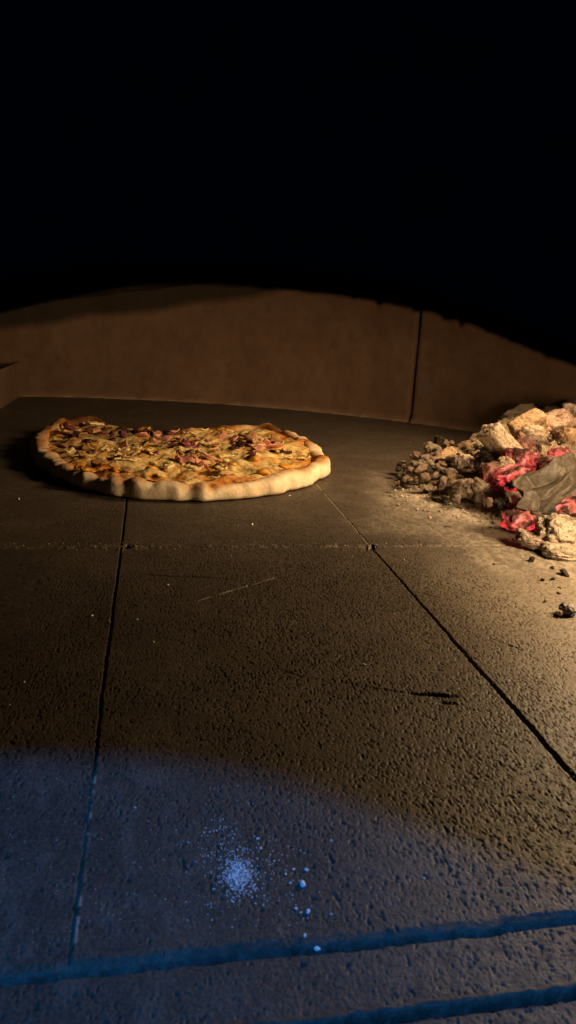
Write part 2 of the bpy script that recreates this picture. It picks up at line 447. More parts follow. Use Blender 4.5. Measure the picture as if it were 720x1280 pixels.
# ------------------------------------------------------------------ round back wall in two panels, dome above, side block
WC, WR = (-0.105, 0.545), 0.832
def wall_pt(a, r=WR):
    return WC[0] + r * math.sin(a), WC[1] + r * math.cos(a)
A_J = math.asin((0.427 - WC[0]) / WR)            # the vertical joint
wall = empty("back_wall", (WC[0], WC[1] + WR, 0))
tag(wall, "brown fired clay back wall of the oven, curved, with one upright joint", "wall")
def dark_line(x):
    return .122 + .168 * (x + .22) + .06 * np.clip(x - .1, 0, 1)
def wall_panel(a0, a1, label, seed):
    na, nz = max(12, int((a1 - a0) * WR / .004)), 90
    aa = np.linspace(a0, a1, na)
    zz = np.concatenate([[-.012], np.linspace(-.004, .34, nz - 1)])
    A, Zm = np.meshgrid(aa, zz); A = A.ravel(); Zm = Zm.ravel()
    r = WR + (fbm(A * 14, Zm * 14, s=seed, o=4) - .5) * .008
    # soft mortar fillet along the foot
    foot = np.clip(1 - Zm / (.0075 + .004 * (fbm(A * 30, A * 0, s=seed + 4) - .5)), 0, 1)
    r = r - .0085 * foot ** .8
    # rounded, chipped arrises at the joint
    for e, sg in ((a0, 1), (a1, -1)):
        d = np.abs(A - e) * WR
        r = r + .0045 * np.clip(1 - d / (.003 + .003 * vnoise(Zm * 110, Zm * 0, s=seed + 7)), 0, 1) ** 1.6
    X = WC[0] + r * np.sin(A); Y = WC[1] + r * np.cos(A)
    sl = dark_line(X) + (fbm(A * 9, Zm * 9, s=seed + 11, o=4) - .5) * .016
    soot_dark = sstep(-.010, .008, Zm - sl) * .93  # wall colour turns darker above a line rising to the right
    ash = foot * .55 * vnoise(A * 60, Zm * 200, s=3)
    v = np.stack([X - wall.location.x, Y - wall.location.y, Zm], 1)
    # a back skin gives the slab its thickness
    n = len(v)
    rb = WR + .05
    vb = np.stack([WC[0] + rb * np.sin(A) - wall.location.x, WC[1] + rb * np.cos(A) - wall.location.y, Zm], 1)
    f = grid_faces(na, nz); fb = f[:, ::-1] + n
    rim = []
    for q in range(nz - 1):
        for c in (0, na - 1):
            rim.append([q * na + c, (q + 1) * na + c, (q + 1) * na + c + n, q * na + c + n])
    for c in range(na - 1):
        b = (nz - 1) * na
        rim.append([b + c, b + c + 1, b + c + 1 + n, b + c + n])
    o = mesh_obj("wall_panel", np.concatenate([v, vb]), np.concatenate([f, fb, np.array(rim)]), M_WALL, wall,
                 attrs=dict(soot_dark=np.concatenate([soot_dark, soot_dark * 0]), ash=np.concatenate([ash, ash * 0])))
    tag(o, label)
    return o
gapa = .0008 / WR
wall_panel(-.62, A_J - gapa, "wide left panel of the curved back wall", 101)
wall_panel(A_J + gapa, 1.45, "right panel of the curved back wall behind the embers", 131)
# mortar deep inside the joint
jx, jy = wall_pt(A_J, WR + .014)
bm = bmesh.new(); bmesh.ops.create_cube(bm, size=1, matrix=Matrix.Translation((jx - wall.location.x, jy - wall.location.y, .16)) @ Matrix.Rotation(-A_J, 4, 'Z') @ Matrix.Diagonal((.012, .012, .34, 1)))
me = bpy.data.meshes.new("joint_mortar"); bm.to_mesh(me); bm.free(); me.materials.append(M_DOME)
o = bpy.data.objects.new("joint_mortar", me); o.parent = wall; COL.objects.link(o)

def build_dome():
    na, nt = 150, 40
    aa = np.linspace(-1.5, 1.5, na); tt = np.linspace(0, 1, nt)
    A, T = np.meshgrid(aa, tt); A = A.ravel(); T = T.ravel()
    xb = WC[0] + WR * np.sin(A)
    z0 = np.maximum(dark_line(xb), .12) + .004
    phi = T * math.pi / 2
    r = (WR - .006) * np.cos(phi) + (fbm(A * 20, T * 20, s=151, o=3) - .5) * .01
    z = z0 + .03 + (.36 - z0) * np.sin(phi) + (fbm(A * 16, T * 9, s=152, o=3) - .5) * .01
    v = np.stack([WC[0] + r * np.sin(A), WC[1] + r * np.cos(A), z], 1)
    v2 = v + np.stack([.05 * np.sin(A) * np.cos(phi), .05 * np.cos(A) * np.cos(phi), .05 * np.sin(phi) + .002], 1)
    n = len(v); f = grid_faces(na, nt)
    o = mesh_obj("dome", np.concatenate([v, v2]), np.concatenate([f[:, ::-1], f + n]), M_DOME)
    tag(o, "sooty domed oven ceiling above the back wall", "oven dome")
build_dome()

def build_side_block():
    # low brick standing in the left corner, its front running towards the mouth
    cx, cy = at(22, 497)
    fx, fy = at(0, 511)
    u = nrm([fx - cx, fy - cy]); p = np.array([-u[1], u[0]])
    if p[0] > 0: p = -p
    h, L, W = .056, .26, .12
    bm = bmesh.new()
    bmesh.ops.create_cube(bm, size=1)
    for v in bm.verts:
        a = (v.co.x + .5) * (L + .03) - .03; b = (v.co.y + .5) * W; zz = (v.co.z + .5) * h
        q = np.array([cx, cy]) + u * a + p * b
        v.co = (q[0], q[1], zz)
    bmesh.ops.bevel(bm, geom=list(bm.edges), offset=.004, segments=3, affect='EDGES')
    bmesh.ops.subdivide_edges(bm, edges=list(bm.edges), cuts=3, use_grid_fill=True)
    co = np.array([v.co[:] for v in bm.verts])
    d = (fbm(co[:, 0] * 60, co[:, 1] * 60, co[:, 2] * 60, s=160) - .5) * .003
    for v, e in zip(bm.verts, d): v.co += Vector((e, e, e * .5))
    me = bpy.data.meshes.new("side_brick"); bmesh.ops.recalc_face_normals(bm, faces=bm.faces); bm.to_mesh(me); bm.free()
    me.materials.append(M_WALL)
    o = bpy.data.objects.new("side_brick", me); COL.objects.link(o)
    tag(o, "low brown brick in the left corner against the back wall", "brick")
build_side_block()

def build_arch():
    Y0, K = .100, -.385
    u = nrm([1, K]); pn = np.array([u[1], -u[0]]) * -1      # into the oven
    if pn[1] < 0: pn = -pn
    def hit(px, py):
        r = WM @ np.array([px - CX, py - CY, FPX])
        t = Y0 / (r[1] - K * r[0])
        P = r * t
        return (P[0] / u[0]), CAM_H + P[2]
    pts = [(0, 369), (50, 362.5), (100, 358), (150, 355.5), (200, 355), (250, 356), (300, 358.5), (350, 362), (400, 367.5), (450, 374.5), (500, 383), (520, 387), (560, 398), (600, 411), (640, 427), (680, 446), (720, 467)]
    P = np.array([hit(*q) for q in pts])
    co = np.polyfit(P[:, 0], P[:, 1], 2)
    S = np.concatenate([np.linspace(-.60, P[0, 0], 60)[:-1], np.linspace(P[0, 0], P[-1, 0], 700), np.linspace(P[-1, 0], .60, 60)[1:]])
    Zp = np.polyval(co, np.clip(S, P[0, 0], P[-1, 0]))
    dco = np.polyder(co)
    lo = S < P[0, 0]; hi = S > P[-1, 0]
    Zp = np.where(hi, Zp + np.polyval(dco, P[-1, 0]) * (S - P[-1, 0]) - .35 * np.clip(S - P[-1, 0], 0, 1) ** 2, Zp)
    Zp = np.where(lo, Zp + np.polyval(dco, P[0, 0]) * (S - P[0, 0]) - .9 * np.clip(P[0, 0] - S, 0, 1) ** 2, Zp)
    inside = (S >= P[0, 0]) & (S <= P[-1, 0])
    Zi = np.interp(S, P[:, 0], P[:, 1])
    wgt = sstep(P[0, 0], P[0, 0] + .01, S) * (1 - sstep(P[-1, 0] - .01, P[-1, 0], S))
    Z = np.where(inside, wgt * Zi + (1 - wgt) * Zp, Zp)
    Z -= (fbm(S * 300, S * 0, s=170, o=5) - .5) * .00035
    # sooty flakes hanging from the edge
    for (px, py, dep, wd) in ((473, 379, 5, 5), (556, 398, 5, 5), (563, 400, 4, 4), (578, 405, 9, 3), (520, 388, 3, 8), (687, 452, 3, 4), (330, 361, 1.5, 14), (440, 374, 2, 6), (640, 428, 2, 5), (610, 416, 2, 4)):
        s0, _ = hit(px, py); sw = abs(hit(px + wd, py)[0] - s0); dz = abs(hit(px, py + dep)[1] - hit(px, py)[1])
        Z -= dz * np.exp(-((S - s0) / (sw * .7)) ** 2)
    Z = np.maximum(Z, -.01)
    top = .95
    n = len(S); v = []; f = []
    rows = [(0.0, Z + .004), (.0015, Z), (.030, Z + .0015), (.060, Z + .006)]
    V = []
    for d, zz in [(0.0, np.full(n, top))] + rows + [(.060, np.full(n, top))]:
        V.append(np.stack([S * u[0] + pn[0] * d, Y0 + S * u[1] + pn[1] * d, zz], 1))
    V = np.concatenate(V)
    F = grid_faces(n, len(rows) + 2)
    o = mesh_obj("mouth_wall", V, F, M_SOOT)
    tag(o, "sooty black arched wall of the oven mouth filling the top of the view", "wall")
    # piers either side
    for s0, s1 in ((-1.1, -.60), (.60, 1.1)):
        vv = []
        for s in (s0, s1):
            for d in (0, .06):
                for zz in (-.01, top):
                    vv.append((s * u[0] + pn[0] * d, Y0 + s * u[1] + pn[1] * d, zz))
        q = mesh_obj("pier", vv, [(0, 1, 5, 4), (2, 6, 7, 3), (0, 2, 3, 1), (4, 5, 7, 6), (1, 3, 7, 5), (0, 4, 6, 2)], M_SOOT, o, smooth=False)
build_arch()

# ------------------------------------------------------------------ pizza
def build_pizza():
    # outline on the stone, from the photo's foot line (front) and silhouette (back)
    front = [(46, 574), (58, 586), (75, 597), (100, 607), (125, 613), (150, 618.5), (180, 621.5), (220, 623), (270, 623), (310, 620), (350, 614), (380, 607), (402, 598), (411, 589)]
    back = [(412, 577), (406, 565), (395, 555), (382, 547), (362, 539), (330, 532), (295, 531), (262, 532), (232, 535), (205, 538), (184, 539), (160, 535), (135, 528), (110, 524), (85, 525), (65, 529), (50, 537), (40, 549), (37, 561)]
    P = [at(x, y, .004) for x, y in front] + [at(x, y, .017) for x, y in back]
    P = np.array(P)
    cx, cy = .035, .835
    th = np.arctan2(P[:, 1] - cy, P[:, 0] - cx); rr = np.hypot(P[:, 0] - cx, P[:, 1] - cy)
    o_ = np.argsort(th); th = th[o_]; rr = rr[o_]
    N = 420
    T = np.linspace(-math.pi, math.pi, N, endpoint=False)
    Rr = np.interp(T, np.r_[th - 2 * math.pi, th, th + 2 * math.pi], np.r_[rr, rr, rr])
    k = np.exp(-np.linspace(-2, 2, 21) ** 2); k /= k.sum()
    Rr = np.convolve(np.r_[Rr[-10:], Rr, Rr[:10]], k, 'valid')
    root = empty("pizza", (cx, cy, 0))
    tag(root, "whole ham and cheese pizza with a pale rim baking on the stone floor", "pizza")
    # crust: a closed tube of dough running round, pinched and bubbled
    cu, su = np.cos(T), np.sin(T)
    bub = fbm(cu * 3.4 + 5, su * 3.4, s=201, o=3) - .5
    pin = vnoise(cu * 9 + 3, su * 9, s=205) * .6 + vnoise(cu * 19, su * 19 + 4, s=206) * .4 - .5
    def bump_at(a, w_, h_):
        d = np.angle(np.exp(1j * (T - a)))
        return h_ * np.exp(-(d / w_) ** 2)
    def ang(px, py, z=.02):
        q = at(px, py, z); return math.atan2(q[1] - cy, q[0] - cx)
    hgt = .0180 + bub * .010 + pin * .006
    hgt += bump_at(ang(112, 524), .09, .012) + bump_at(ang(80, 526), .08, .009) + bump_at(ang(60, 533), .07, .006) + bump_at(ang(45, 552), .12, .005) + bump_at(ang(355, 538), .07, .004) + bump_at(ang(408, 572), .12, .004)
    hgt -= bump_at(ang(190, 540), .42, .008)
    hgt += bump_at(ang(330, 534), .12, .004) + bump_at(ang(300, 622, .0), .9, -.0025) + bump_at(ang(395, 590), .3, .003)
    wid = .0195 + bub * .008 + bump_at(ang(112, 524), .1, .004)
    m = 30
    ph = np.linspace(0, 2 * math.pi, m, endpoint=False)
    Tm, Ph = np.meshgrid(T, ph); Tm = Tm.ravel(); Ph = Ph.ravel()
    q = np.tile(np.arange(N), m)
    c, s = np.cos(Ph), np.sin(Ph)
    half = wid[q] * .5
    rad = Rr[q] - half + half * np.sign(c) * np.abs(c) ** .75
    zt = np.where(s > 0, hgt[q] * .62, hgt[q] * .38)
    zz = hgt[q] * .38 + zt * np.sign(s) * np.abs(s) ** .8
    # pinch furrows down the outside
    fur = (vnoise(np.cos(Tm) * 15, np.sin(Tm) * 15 + .25 * s, s=211) - .5)
    fine = fbm(np.cos(Tm) * 26, np.sin(Tm) * 26, zz * 130, s=213, o=3) - .5
    rad += (fur * .0058 + fine * .0026) * np.clip(c + .3, 0, 1)
    zz += fine * .0036 * np.clip(s, 0, 1) + fur * .002 * np.clip(s, 0, 1)
    zz = np.maximum(zz, .0012)
    far = np.clip(np.sin(Tm), 0, 1)
    brown = .46 * np.clip(s, 0, 1) ** 1.5 + .42 * np.clip(-c, 0, 1) * np.clip(s + .3, 0, 1) + .42 * far ** .7 * np.clip(s + .4, 0, 1) \
        + 1.2 * (fbm(np.cos(Tm) * 6, np.sin(Tm) * 6, zz * 90, s=217, o=3) - .55) * np.clip(s + .3, 0, 1) + .25 * np.clip(.1 - s, 0, 1) * (zz < .003)
    dl = np.angle(np.exp(1j * (Tm - ang(190, 540)))); brown += .5 * np.exp(-(dl / .45) ** 2)
    dl = np.angle(np.exp(1j * (Tm - ang(60, 580)))); brown += .30 * np.exp(-(dl / .6) ** 2) * np.clip(s + .5, 0, 1)
    dl = np.angle(np.exp(1j * (Tm - ang(400, 575)))); brown += .25 * np.exp(-(dl / .5) ** 2) * np.clip(s + .5, 0, 1)
    V = np.stack([rad * np.cos(Tm), rad * np.sin(Tm), zz], 1)
    i = np.arange(N); F = []
    I, J = np.meshgrid(np.arange(N), np.arange(m)); I2 = (I + 1) % N; J2 = (J + 1) % m
    F = np.stack([J * N + I, J * N + I2, J2 * N + I2, J2 * N + I], -1).reshape(-1, 4)
    mesh_obj("crust", V, F, M_CRUST, root, attrs=dict(brown=brown))
    # cheese and sauce bed
    nr = 60
    rs = np.linspace(0.002, 1, nr); Tm, Rm = np.meshgrid(T, rs); Tm = Tm.ravel(); Rm = Rm.ravel()
    q = np.tile(np.arange(N), nr)
    rad = Rm * (Rr[q] - wid[q] * .55)
    x = rad * np.cos(Tm); y = rad * np.sin(Tm)
    z = .0150 + .0030 * (1 - Rm ** 2) + (fbm(x * 55, y * 55, s=221, o=4) - .5) * .011 + (vnoise(x * 200, y * 200, s=225) - .5) * .0028 + (fbm(x * 18, y * 18, s=227, o=2) - .5) * .006
    z -= .0020 * sstep(.88, 1, Rm)
    dk = at(168, 541, .016); dk2 = at(118, 545, .016)
    def blob(p, rx, ry): return np.exp(-((x + cx - p[0]) / rx) ** 2 - ((y + cy - p[1]) / ry) ** 2)
    dark = np.clip(1.0 * blob(dk, .042, .05) + .8 * blob(dk2, .02, .03) + .9 * blob(at(95, 552, .016), .03, .03) * .6, 0, 1) * (.3 + .7 * vnoise(x * 150, y * 150, s=229))
    zc = np.array(z)
    mesh_obj("cheese", np.stack([x, y, z], 1), grid_faces(N, nr, True), M_CHEESE, root, attrs=dict(dark=dark, sauce=.85 * sstep(.80, .93, Rm + (fbm(x * 60, y * 60, s=231, o=3) - .5) * .22) * sstep(.30, .5, vnoise(x * 45, y * 45, s=233))))
    def surf(px, py):
        return .0150 + .0030 * (1 - np.clip((px * px + py * py) / .026, 0, 1)) + (fbm(px * 55, py * 55, s=221, o=4) - .5) * .011 + (fbm(px * 18, py * 18, s=227, o=2) - .5) * .006
    rng = random.Random(7)
    # ---- topping kinds: a few meshes each, repeated as parts
    def strip(L, W, th_, curl, seed, nx=18, ny=6):
        u, v = np.meshgrid(np.linspace(-1, 1, nx), np.linspace(-1, 1, ny)); u = u.ravel(); v = v.ravel()
        ww = W * (1 - .35 * np.abs(u) ** 2.5) * (1 + .35 * (vnoise(u * 3, u * 0, s=seed) - .5))
        xx = u * L; yy = v * ww + .25 * L * (vnoise(u * 1.5, u * 0, s=seed + 2) - .5)
        zz = .45 * curl * (u ** 2 + .5 * np.sin(u * 4 + seed) - .4) + .25 * curl * v + th_ * (vnoise(u * 4, v * 4, s=seed + 3))
        a = np.stack([xx, yy, zz + th_ / 2], 1); b = np.stack([xx, yy, zz - th_ / 2], 1)
        n = nx * ny; f = grid_faces(nx, ny); rim = []
        for c in range(nx - 1):
            rim += [[c, c + n, c + 1 + n, c + 1], [(ny - 1) * nx + c, (ny - 1) * nx + c + 1, (ny - 1) * nx + c + 1 + n, (ny - 1) * nx + c + n]]
        for r in range(ny - 1):
            rim += [[r * nx, (r + 1) * nx, (r + 1) * nx + n, r * nx + n], [r * nx + nx - 1, r * nx + nx - 1 + n, (r + 1) * nx + nx - 1 + n, (r + 1) * nx + nx - 1]]
        return np.concatenate([a, b]), np.concatenate([f, f[:, ::-1] + n, np.array(rim)])
    def lump(rx, ry, rz, seed, amp=.3):
        v, f = ico(3)
        d = 1 + amp * 2 * (fbm(v[:, 0] * 1.8 + seed, v[:, 1] * 1.8, v[:, 2] * 1.8, s=seed, o=3) - .5)
        return v * d[:, None] * np.array([rx, ry, rz]), f
    def kind(name, mat, shapes, spots, dz, tilt):
        protos = []
        for (px, py) in spots:
            k = len(protos)
            rz = rng.uniform(0, 6.28); tx = rng.uniform(-tilt, tilt); ty = rng.uniform(-tilt, tilt); sc = rng.uniform(.75, 1.25)
            if k < len(shapes):
                o = mesh_obj(name, *shapes[k], mat, root)
            else:
                o = protos[k % len(shapes)].copy(); COL.objects.link(o); o.parent = root
            protos.append(o)
            zc = float(surf(np.array([px]), np.array([py]))[0])
            o.location = (px, py, zc + dz + rng.uniform(-.0008, .0016))
            o.rotation_euler = (tx, ty, rz); o.scale = (sc, sc, sc)
    def loc(px, py, z=.017):
        a = at(px, py, z); return a[0] - cx, a[1] - cy
    def scatter(n, rmax=.82, ymin=-9):
        out = []
        while len(out) < n:
            a = rng.uniform(-math.pi, math.pi); r = math.sqrt(rng.random()) * rmax
            lim = np.interp(a, T, Rr) - .026
            out.append((r / rmax * lim * math.cos(a), r / rmax * lim * math.sin(a)))
        return out
    ham_spots = [loc(*p) for p in ((112, 541), (197, 544), (213, 541), (203, 552), (250, 580), (262, 575), (178, 545), (330, 556), (340, 560), (322, 562), (234, 575), (110, 560), (285, 548), (150, 560))] + scatter(3)
    kind("ham_strip", M_HAM, [strip(.014, .006, .0016, .007, 301), strip(.011, .0065, .0016, .009, 302), strip(.016, .005, .0016, .006, 303)], ham_spots, .0016, .25)
    kind("onion_slice", M_ONION, [strip(.010, .0032, .0012, .005, 311), strip(.008, .003, .0014, .003, 312)], [loc(*p) for p in ((120, 546), (128, 544), (140, 543), (245, 560), (255, 557), (308, 556), (237, 562), (276, 585), (222, 560), (190, 570))] + scatter(8), .0010, .3)
    kind("charred_topping", M_OLIVE, [lump(.006, .005, .003, 321), strip(.010, .004, .0016, .004, 322)], [loc(*p) for p in ((150, 537), (160, 540), (172, 540), (182, 543), (140, 550), (96, 549), (88, 556), (195, 560), (236, 566), (290, 551), (247, 566), (300, 557), (110, 552))] + scatter(9), .0002, .3)
    kind("mushroom_slice", M_MUSH, [strip(.010, .006, .0018, .003, 331), strip(.009, .007, .0016, .004, 332), strip(.012, .005, .0016, .005, 333)], [loc(*p) for p in ((297, 548), (306, 545), (315, 549), (330, 546), (200, 590), (150, 590), (125, 583), (270, 590), (105, 572), (345, 552))] + scatter(16), .0006, .25)
    kind("pepper_piece", M_PEPPER, [lump(.006, .005, .003, 341), strip(.008, .004, .0016, .003, 342)], [loc(*p) for p in ((145, 590), (112, 588), (385, 574), (360, 582), (290, 580), (100, 580), (330, 590), (180, 538))] + scatter(6), .0004, .3)
    kind("cheese_shred", M_SHRED, [strip(.005, .0022, .0012, .002, 351), strip(.0065, .0026, .0014, .003, 352), strip(.009, .004, .0014, .002, 353), strip(.007, .0035, .0014, .002, 354)], scatter(56, .9), .0003, .2)
build_pizza()

# ------------------------------------------------------------------ ember heap
def heap_h(x, y):
    """height of the ash bed under the coals"""
    x = np.asarray(x, float); y = np.asarray(y, float)
    # distance inside the heap's outline: front-left edge and back edge
    e1 = (x - (.286 + .10 * np.clip((.62 - y) / .14, 0, 1) * .55 + .0 * y)) * .93           # left flank
    e2 = (y - (.495 + .03 * np.sin(x * 30))) * .9                                              # front
    e3 = (1.02 - y) - 1.0 * np.clip(.50 - x, 0, 1)                                             # back
    d = np.minimum(np.minimum(e1, e2), e3) + (fbm(x * 28, y * 28, s=411, o=3) - .5) * .035
    top = .019 + .041 * sstep(.33, .46, x) * sstep(.52, .66, y)
    h = top * (1 - np.exp(-np.clip(d, 0, 1) / .055)) - .004 * (d < 0)
    return h
def build_ash():
    xs = np.arange(.235, .80, .0017); ys = np.arange(.46, 1.04, .0017)
    X, Y = np.meshgrid(xs, ys); x = X.ravel(); y = Y.ravel()
    h = heap_h(x, y)
    ins = sstep(.0, .012, h)
    z = h + ins * ((fbm(x * 70, y * 70, s=401, o=4) - .5) * .018 + (vnoise(x * 320, y * 320, s=405) - .5) * .005 + (np.abs(fbm(x * 150, y * 150, s=407, o=3) - .5)) * -.022 + .004) - .002
    o = mesh_obj("ash_bed", np.stack([x, y, z], 1), grid_faces(len(xs), len(ys)), M_ASH)
    tag(o, "loose tan ash bed under the glowing coals at right", "ash", kind="stuff")
build_ash()

def coal(name, p, dims, rot, mat, label, cat="coal", group=None, seed=0, box=.6, amp=.22, res=4, freq=1.7, fine=.17):
    """an irregular lump: rounded block (box towards 1) roughened in three sizes; p is its middle"""
    v, f = ico(res)
    v = v.copy()
    mx = np.max(np.abs(v), axis=1, keepdims=True)
    v = v * (1 - box) + v / mx * box
    d = 1 + amp * 2 * (fbm(v[:, 0] * freq + seed * 3.7, v[:, 1] * freq, v[:, 2] * freq, s=500 + seed, o=2) - .5) \
        + fine * 2 * (fbm(v[:, 0] * 5 + seed, v[:, 1] * 5, v[:, 2] * 5, s=540 + seed, o=4) - .5) \
        - .9 * fine * (1 - np.abs(2 * vnoise(v[:, 0] * 3.2 + seed, v[:, 1] * 3.2, v[:, 2] * 3.2, s=580 + seed) - 1)) ** 3
    v = v * d[:, None] * np.array(dims)
    o = mesh_obj(name, v, f, mat)
    o.location = p; o.rotation_euler = Euler([math.radians(a) for a in rot])
    tag(o, label, cat, group)
    return o
def pxy(px, py, y): return at_y(px, py, y)

# hand-placed big pieces (pixel of the middle in the photo, own distance)
coal("burnt_log", pxy(627, 556, .70), (.025, .012, .0088), (-20, 40, 4), M_PALE, "pale block shaped burnt log leaning up at the middle of the heap", "burnt log", seed=1, box=.97, amp=.05, fine=.05)
coal("burnt_log", pxy(661, 533, .75), (.019, .013, .0115), (10, -34, -8), M_TAN, "orange tan scorched log end behind the leaning pale block", "burnt log", seed=2, box=.92, amp=.07, fine=.06)
coal("ash_lump", pxy(668, 544, .72), (.013, .011, .010), (0, 20, 10), M_PALE, "knobbly pale lump in front of the orange tan log end", "ash lump", seed=3, box=.4)
coal("ash_lump", pxy(696, 532, .77), (.021, .018, .013), (10, -20, 20), M_PINK, "wide grey brown lump at the top right of the heap", "ash lump", seed=4, box=.5)
coal("ash_lump", pxy(722, 521, .82), (.022, .018, .014), (0, 15, 40), M_ASHC, "highest grey lump cut by the right edge of the view", "ash lump", seed=5, box=.4)
coal("ash_lump", pxy(716, 550, .72), (.015, .012, .010), (0, 30, 0), M_TAN, "pinkish tan lump under the top right lumps", "ash lump", seed=6, box=.5)
coal("ember", pxy(652, 577, .665), (.019, .014, .013), (0, 10, 20), M_GLOW, "glowing red and pink ember just below the leaning pale block", "ember", seed=7, box=.4, amp=.28)
coal("ember", pxy(640, 598, .63), (.019, .013, .011), (0, -10, 30), M_GLOW, "broad glowing red ember low in the middle of the heap", "ember", seed=8, box=.4, amp=.28)
coal("ember", pxy(660, 604, .625), (.011, .011, .010), (0, 30, 10), M_GLOW, "pink glowing ember left against the grey bark flake", "ember", seed=9, box=.5, amp=.25)
coal("ember", pxy(700, 572, .67), (.013, .011, .009), (20, 0, 0), M_GLOW, "small red ember above the grey bark flake", "ember", seed=10, box=.4, amp=.28)
coal("ember", pxy(659, 554, .715), (.013, .010, .009), (0, 20, 0), M_DULL, "dull purple red ember between the two upright logs", "ember", seed=11, box=.4, amp=.28)
coal("ember", pxy(648, 651, .545), (.016, .010, .0085), (0, 5, 15), M_GLOW, "pink ember at the foot of the heap below the bark flake", "ember", seed=12, box=.45, amp=.25)
coal("ember", pxy(714, 633, .545), (.019, .008, .006), (0, -14, 30), M_GLOW, "long glowing red sliver between bark flake and pale ash mound", "ember", seed=13, box=.4, amp=.2)
coal("ember", pxy(615, 590, .65), (.012, .011, .010), (0, 0, 0), M_DULL, "dull red ember left of the broad glowing one", "ember", seed=14, box=.4, amp=.3)
coal("ember", pxy(684, 584, .655), (.011, .009, .010), (0, 40, 10), M_DULL, "dull red ember between two glowing ones over the bark flake", "ember", seed=15, box=.4, amp=.3)
coal("ash_lump", pxy(700, 668, .525), (.025, .018, .0165), (0, 8, 20), M_WHITE, "pale knobbly ash mound at the lower right of the heap", "ash lump", seed=16, box=.3, amp=.28, fine=.16, res=5)
coal("ash_lump", pxy(704, 690, .503), (.018, .012, .0060), (0, 4, -8), M_WHITE, "flat pale ash crust at the foot of the pale mound", "ash lump", seed=17, box=.4, amp=.25, fine=.14)
coal("ash_lump", pxy(664, 675, .522), (.014, .008, .0055), (0, 12, -35), M_ASHC, "narrow ash coated stick end beside the pale mound", "ash lump", seed=18, box=.5)
coal("charcoal_lump", pxy(672, 655, .548), (.010, .008, .010), (0, 30, 0), M_DARK, "black charcoal gap piece between pink ember and pale mound", "charcoal", seed=19, box=.5)
coal("ash_lump", pxy(588, 612, .655), (.012, .010, .010), (0, 20, 30), M_ASHC, "pinkish grey lump at the front left foot of the heap", "ash lump", seed=20, box=.5)
coal("ash_lump", pxy(606, 612, .645), (.015, .010, .0085), (0, 18, -20), M_ASHC, "rounded brown lump right of the front left foot lump", "ash lump", seed=21, box=.4)
coal("ash_lump", pxy(556, 572, .78), (.016, .008, .007), (0, -30, 20), M_TAN, "short tan stick lying on the left slope", "ash lump", seed=22, box=.7, amp=.12)
coal("charcoal_lump", pxy(549, 551, .83), (.006, .006, .006), (0, 10, 0), M_DARK, "small black charcoal bit on top of the left slope", "charcoal", seed=23, box=.6)
coal("charcoal_lump", pxy(558, 588, .75), (.010, .009, .008), (10, 0, 0), M_DARK, "dark charcoal lump under the short tan stick", "charcoal", seed=24, box=.5)
coal("ash_lump", pxy(579, 580, .73), (.011, .010, .012), (0, 20, 0), M_ASHC, "upright grey lump right of the short tan stick", "ash lump", seed=25, box=.5)
coal("ash_lump", pxy(608, 577, .70), (.013, .010, .010), (20, 20, 0), M_DARK, "dark shaded lump under the left end of the leaning block", "charcoal", seed=26, box=.6)
coal("ash_lump", pxy(634, 583, .655), (.010, .007, .008), (0, 40, 0), M_PALE, "small greenish grey lump in front of the leaning block", "ash lump", seed=27, box=.6)

# the crumpled sheet of charred bark
def build_flake():
    nx, ny = 73, 49
    u, v = np.meshgrid(np.linspace(-1, 1, nx), np.linspace(-1, 1, ny)); u = u.ravel(); v = v.ravel()
    rg = np.random.RandomState(5)
    def facets(gx, gy, amp):
        g = rg.uniform(-1, 1, (gy + 1, gx + 1))
        a = (u + 1) / 2 * gx; b = (v + 1) / 2 * gy
        i = np.minimum(a.astype(int), gx - 1); j = np.minimum(b.astype(int), gy - 1); a = a - i; b = b - j
        lo = g[j, i] + a * (g[j, i + 1] - g[j, i]) + b * (g[j + 1, i + 1] - g[j, i + 1])
        hi = g[j, i] + b * (g[j + 1, i] - g[j, i]) + a * (g[j + 1, i + 1] - g[j + 1, i])
        return amp * np.where(a > b, lo, hi)
    edge = 1 + facets(9, 7, .16)
    x = u * .046 * edge + .010 * v + facets(5, 4, .004); y = v * .027 * edge + facets(5, 4, .004)
    z = facets(4, 3, .012) + facets(9, 6, .0060) + .012 * (1 - np.abs(u - .1) * 1.6) + (fbm(u * 6, v * 6, s=3, o=3) - .5) * .0015
    th = .0012
    a = np.stack([x, y, z], 1); b = np.stack([x, y, z - th], 1); n = nx * ny
    f = grid_faces(nx, ny); rim = []
    for c in range(nx - 1):
        rim += [[c, c + n, c + 1 + n, c + 1], [(ny - 1) * nx + c, (ny - 1) * nx + c + 1, (ny - 1) * nx + c + 1 + n, (ny - 1) * nx + c + n]]
    for r in range(ny - 1):
        rim += [[r * nx, (r + 1) * nx, (r + 1) * nx + n, r * nx + n], [r * nx + nx - 1, r * nx + nx - 1 + n, (r + 1) * nx + nx - 1 + n, (r + 1) * nx + nx - 1]]
    o = mesh_obj("bark_flake", np.concatenate([a, b]), np.concatenate([f, f[:, ::-1] + n, np.array(rim)]), M_FLAKE)
    o.location = pxy(698, 611, .590); o.rotation_euler = Euler((math.radians(48), math.radians(-6), math.radians(14)))
    tag(o, "crumpled smooth grey sheet of charred bark on the front of the heap", "bark")
build_flake()

